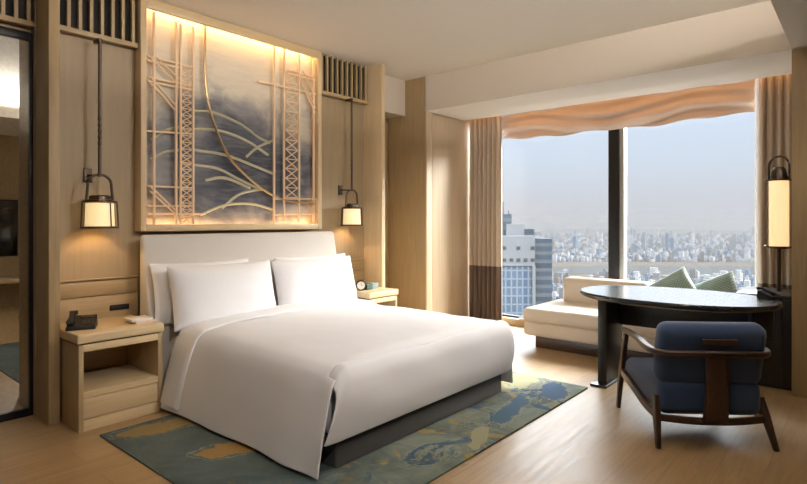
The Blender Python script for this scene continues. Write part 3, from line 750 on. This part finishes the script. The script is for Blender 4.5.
telephone((4.62, .53, .750), R(-25), 'black telephone at the curtain end of the oval desk', .72)

# ---------------------------------------------------------------- armchair
def armchair(cx, cy, ang, lab):
    t = thing('armchair', lab, 'armchair', (cx, cy, 0), ang)
    wm = M['darkbrown']
    def lo(n, b, m=wm, **k): return obj(n, b, m, t, local=True, **k)
    for sx in (-1, 1):
        # front leg rises to the arm
        lo('leg', tube(B(), [(sx*.322, .345, 0), (sx*.310, .335, .20), (sx*.300, .300, .40), (sx*.292, .275, .535)], 0, rect=(.030, .042), up=Vector((0, 1, 0)), taper=[.75, 1.05, 1.05, .95]))
        # rear leg splays back from the seat rail
        lo('leg', tube(B(), [(sx*.325, -.345, 0), (sx*.306, -.275, .17), (sx*.298, -.235, .27)], 0, rect=(.030, .046), up=Vector((0, 1, 0)), taper=[.7, 1.15, .9]))
        lo('side_rail', tube(B(), spline([(sx*.306, .32, .26), (sx*.306, .10, .22), (sx*.303, -.10, .175), (sx*.302, -.272, .165)], 5), 0, rect=(.028, .05)))
    # continuous arm and back band
    pts = [(-.296, .315, .548), (-.302, .18, .556), (-.312, 0, .556), (-.325, -.15, .545), (-.315, -.265, .54), (-.25, -.330, .54), (-.12, -.350, .545), (0, -.356, .545),
           (.12, -.350, .545), (.25, -.330, .54), (.315, -.265, .54), (.325, -.15, .545), (.312, 0, .556), (.302, .18, .556), (.296, .315, .548)]
    p = spline(pts, 6); n = len(p)
    lo('arm_band', tube(B(), p, 0, rect=(.042, .034), taper=[.9+.12*math.sin(PI*i/(n-1)) for i in range(n)]))
    lo('rear_rail', tube(B(), spline([(-.305, -.275, .158), (-.15, -.300, .150), (0, -.308, .148), (.15, -.300, .150), (.305, -.275, .158)], 5), 0, rect=(.024, .040)))
    lo('front_rail', tube(B(), [(-.302, .315, .235), (.302, .315, .235)], 0, rect=(.024, .05)))
    # splat curved slightly, T head
    b = B()
    def sp(u, v):
        x = (-.068 + .136*u)*(1-.12*v); z = .155+.39*v; return (x, -.322-.020*math.sin(v*PI)-.012*v, z)
    grid(b, 6, 10, sp)
    lo('splat', b, solid=.018)
    lo('grip_bar', tube(B(), spline([(-.085, -.350, .612), (.01, -.358, .612), (.105, -.350, .612)], 5), 0, rect=(.020, .034)))
    # cushions
    def cush(hw, d0, d1, z0, z1, bev, mtx=None):
        b = box(B(), -hw, hw, d0, d1, z0, z1, bev=bev, seg=5, mtx=mtx); return b
    lo('seat_cushion', cush(.292, -.285, .335, .165, .365, .055), M['navy'])
    m1 = Matrix.Translation((0, -.205, .365)) @ Matrix.Rotation(R(12), 4, 'X')
    lo('back_cushion', cush(.300, -.07, .07, -.02, .350, .06, m1), M['navy'])
    return t
armchair(3.7625, .856, R(37.1-90), 'dark walnut armchair with navy cushions facing the desk')

# ---------------------------------------------------------------- things behind the camera, seen in the mirror and added lamps lighting the room
tv = thing('wall_screen', 'narrow dark wall screen seen in the mirror', 'screen', (2.35, YBK, 1.2))
boxo('panel', (2.20, 2.42, YBK, YBK+.04, .78, 1.60), M['screen'], tv, bev=.004)
boxo('frame', (2.185, 2.435, YBK, YBK+.03, .765, 1.615), M['black'], tv, bev=.004)
bn = thing('luggage_bench', 'pale wooden luggage bench seen in the mirror', 'bench', (2.4, YBK+.25, 0))
boxo('top', (1.6, 3.4, YBK+.02, YBK+.48, .40, .46), M['oak_pale_x'], bn, bev=.01)
for x in (1.65, 3.3): boxo('leg', (x, x+.05, YBK+.06, YBK+.44, 0, .40), M['oak'], bn, bev=.004)
def downlight(x, y, z, power, lab, size, aim, col=(1, .95, .90), blend=.7):  # unseen ceiling spots, added to light the bed, art wall and desk
    t = thing('added_downlight', lab, 'downlight', (x, y, z))
    obj('trim_ring', lathe(B(), (x, y, z-.004), [(.045, 0), (.058, 0), (.058, .004), (.045, .004), (.045, 0)], 28, False), M['white'], t)
    obj('lens', lathe(B(), (x, y, z-.002), [(.001, 0), (.045, 0), (.045, .002), (.001, .002)], 28), M['downlight'], t)
    d = (Vector(aim)-Vector((x, y, z))).to_track_quat('-Z', 'Y').to_euler()
    light('added_fill_beam', 'SPOT', (x, y, z-.02), power, col, d, spot_size=R(size), spot_blend=blend, shadow_soft_size=.06)
downlight(.6, -.1, ZB+.01, 95, 'added fill downlight in the lowered ceiling near the camera', 48, (2.1, 3.1, .6))
downlight(2.6, -.1, ZB+.01, 150, 'added fill downlight in the lowered ceiling, mid room', 70, (2.8, 3.6, 1.25))
downlight(4.1, -.1, ZB+.01, 18, 'added fill downlight in the lowered ceiling near the desk', 90, (4.4, 1.6, .3))

# unseen fill lamp added above the lowered ceiling to brighten the raised one
cv = thing('added_cove_lamp', 'added slim fill lamp lying on top of the lowered ceiling edge', 'fill light', (1.6, .2, ZB+.14))
boxo('housing', (.15, 3.85, .14, .24, ZB+.14, ZB+.155), M['white'], cv)
light('added_cove_fill', 'AREA', (2.0, .19, ZB+.165), 135, (1, .92, .83), (R(180-25), 0, 0), shape='RECTANGLE', size=3.6, size_y=.06)
box_c = struct(boxo('ceiling_raised_edge', (XL, XB, .08, YR, H, H+.1), M['ceiling']))

# ---------------------------------------------------------------- city outside
GZ = -135.0
def world_at(px, depth, z=0):
    u = (px-403.5)/541.9; return (depth*(math.cos(YAW)+u*math.sin(YAW)), depth*(math.sin(YAW)-u*math.cos(YAW)), z)
ang = Matrix.Rotation(YAW, 4, 'Z')
b = B(); box(b, 350, 9000, -6500, 6500, GZ-2, GZ)
bmesh.ops.transform(b, matrix=ang @ Matrix.Rotation(R(-18), 4, 'Z'), verts=b.verts)
struct(obj('ground_city', b, M['ground'], smooth=False), 'distant city ground', 'ground')
def riverband(d0, d1, z, m, nm, px0=300, px1=1000, sk=0):
    b = B(); q = [world_at(px0, d0*(1+sk), 0), world_at(px1, d0*(1-sk), 0), world_at(px1, d1*(1-sk), 0), world_at(px0, d1*(1+sk), 0)]
    prism(b, [(p[0], p[1]) for p in q], GZ, z); return struct(obj(nm, b, m, smooth=False))
riverband(1275, 1755, GZ+1.0, M['bank'], 'field_riverbank'); riverband(1370, 1600, GZ+2.0, M['river'], 'river')

def cube_mesh(name, m, roof=True, kind=0):
    b = B(); box(b, -.5, .5, -.5, .5, 0, 1)
    bmesh.ops.recalc_face_normals(b, faces=b.faces); me = bpy.data.meshes.new(name); b.to_mesh(me); b.free(); me.materials.append(m); return me
def building_mesh(V, Fc, cx, cy, w, d, h, rz, rng):
    c_, s_ = math.cos(rz), math.sin(rz)
    def bx(x0, x1, y0, y1, z0, z1):
        n = len(V)
        for z in (z0, z1):
            for x, y in ((x0, y0), (x1, y0), (x1, y1), (x0, y1)): V.append((cx+x*c_-y*s_, cy+x*s_+y*c_, z))
        Fc.extend([(n+4, n+5, n+6, n+7), (n, n+1, n+5, n+4), (n+1, n+2, n+6, n+5), (n+2, n+3, n+7, n+6), (n+3, n, n+4, n+7)])
    bx(-w/2, w/2, -d/2, d/2, 0, h)
    if rng.random() < .6: a = rng.uniform(.15, .35); bx(-w*a, w*a*.6, -d*a, d*a, h, h+rng.uniform(2, 5))
    if rng.random() < .3: bx(-w/2, w*.1, -d/2, d/2, h, h*1.25)
def city_obj(name, V, Fc, mats, mi=None):
    me = bpy.data.meshes.new(name); me.from_pydata(V, [], Fc)
    for q in mats: me.materials.append(q)
    if mi: me.polygons.foreach_set('material_index', mi)
    o = bpy.data.objects.new(name, me); C.objects.link(o); return o
rng = random.Random(5)
cands = []
for tries in range(170000):
    py = 231 + 100*rng.random()**1.5; depth = (1.3-GZ)*541.9/(py-220.7)
    if depth < 700 or depth > 5000 or 1240 < depth < 1790: continue
    px = rng.uniform(330, 880)
    w, d = rng.uniform(6, 15), rng.uniform(6, 15); h = rng.choice([rng.uniform(5, 14), rng.uniform(5, 12), rng.uniform(12, 28), rng.uniform(5, 11)])
    if depth > 2000:
        w *= 1.4; d *= 1.4; h *= .9
        if rng.random() < .012: h = rng.uniform(35, 75)
    if depth > 4000: w *= 1.5; d *= 1.5; h *= 1.0
    x, y, _ = world_at(px, depth); cands.append((depth, x, y, w, d, h, px))
ok = []; cell = {}
CS = 50
for c in cands:
    rad = math.hypot(c[3], c[4])/2; kx, ky = int(c[1]//CS), int(c[2]//CS)
    if any(math.hypot(c[1]-o[1], c[2]-o[2]) < (rad + math.hypot(o[3], o[4])/2)*1.02 for i in (-1, 0, 1) for j in (-1, 0, 1) for o in cell.get((kx+i, ky+j), ())): continue
    cell.setdefault((kx, ky), []).append(c); ok.append(c)
    if len(ok) >= 20000: break
ok.sort(key=lambda c: -(c[3]*c[5])/(c[0]**2))
seen = [c for c in ok if 503 < c[6] < 756 and not (c[6] < 552)]
near = seen[:295]; ns = set(id(c) for c in near); far = [c for c in ok if id(c) not in ns]
for i, c in enumerate(near):
    V, Fc = [], []; building_mesh(V, Fc, 0, 0, c[3], c[4], c[5], rng.uniform(-.5, .5), rng)
    o = city_obj('city_building', V, Fc, [M['city'][rng.choice([0, 0, 1, 1, 2, 3])]]); o.location = (c[1], c[2], GZ)
    tag(o, 'one of many pale buildings in the hazy city beyond the window', 'building', 'city buildings beyond the window')
V, Fc, mi = [], [], []
for c in far:
    n0 = len(Fc); building_mesh(V, Fc, c[1], c[2], c[3], c[4], c[5], rng.uniform(-.5, .5), rng)
    mi += [rng.choice([0, 0, 1, 1, 2, 3])]*(len(Fc)-n0)
fo = city_obj('distant_city_blocks', V, Fc, M['city'], mi); fo.location = (0, 0, GZ)
tag(fo, 'mass of tiny city blocks toward the hazy skyline', 'city blocks', kind='stuff')

# the near tower
def tower():
    D = 230.0; k = D/541.9
    def X(px, dd=D): return world_at(px, dd)
    ox, oy, _ = X(534, D)
    t = thing('office_tower', 'white and blue glass office tower outside left of the window', 'building', (ox, oy, GZ), YAW-PI/2)
    # local: +x to the right in the view, +y away
    Z = lambda py: 1.3-(py-220.7)*k
    zt = Z(236)
    def lb(n, x0, x1, y0, y1, z0, z1, m): return obj(n, box(B(), x0, x1, y0, y1, z0-GZ, z1-GZ), m, t, smooth=False, local=True)
    lb('glass_body', -24, 0, 0, 22, GZ, Z(266), M['tower_glass'])
    lb('white_crown', -24.4, .3, -.4, 22, Z(266), zt, M['tower_white'])
    lb('side_wing', .3, 8.5, 3, 20, GZ, Z(239), M['tower_side'])
    lb('corner_pier', -.8, .5, -.7, .6, GZ, Z(266), M['tower_white'])
    for r, py in enumerate((248, 260)):
        for c in range(5):
            x = -13.5 + c*3.0
            if r == 0 and c % 2: continue
            lb('window', x, x+1.6, -.55, -.35, Z(py+1.7), Z(py-1.7), M['void'])
    lb('roof_block', -11, -3.2, 4, 14, zt, Z(224), M['tower_white'])
    lb('roof_block', -8, 1.5, 6, 12, zt, Z(229), M['tower_side'])
    lb('roof_block', -12.5, -8.5, 5, 12, zt, Z(214), M['tower_side'])
    lb('roof_plant', -2.8, 5, 7, 12, Z(236), Z(231.5), M['tower_white'])
    for x, py in ((-11.6, 201), (-9.2, 210)):
        obj('mast', tube(B(), [(x, 8, zt-GZ), (x, 8, Z(py)-GZ)], .22, 8), M['tower_side'], t, local=True)
tower()

# low lying haze over the city
hz = B(); box(hz, 260, 9000, -6500, 6500, GZ-1, 45)
bmesh.ops.transform(hz, matrix=ang @ Matrix.Rotation(R(-18), 4, 'Z'), verts=hz.verts)
m = bpy.data.materials.new('city_haze'); m.use_nodes = True; nt = m.node_tree; nt.nodes.clear()
vs = nt.nodes.new('ShaderNodeVolumeScatter'); vs.inputs['Color'].default_value = (.93, .95, 1, 1); vs.inputs['Density'].default_value = .000025; vs.inputs['Anisotropy'].default_value = .2
va = nt.nodes.new('ShaderNodeVolumeAbsorption'); va.inputs['Color'].default_value = (0, 0, 0, 1); va.inputs['Density'].default_value = .00022
ad = nt.nodes.new('ShaderNodeAddShader'); nt.links.new(vs.outputs[0], ad.inputs[0]); nt.links.new(va.outputs[0], ad.inputs[1])
oo = nt.nodes.new('ShaderNodeOutputMaterial'); nt.links.new(ad.outputs[0], oo.inputs['Volume'])
hzo = obj('haze_layer', hz, m, smooth=False)
tag(hzo, 'pale haze lying over the distant city', 'haze', kind='stuff')
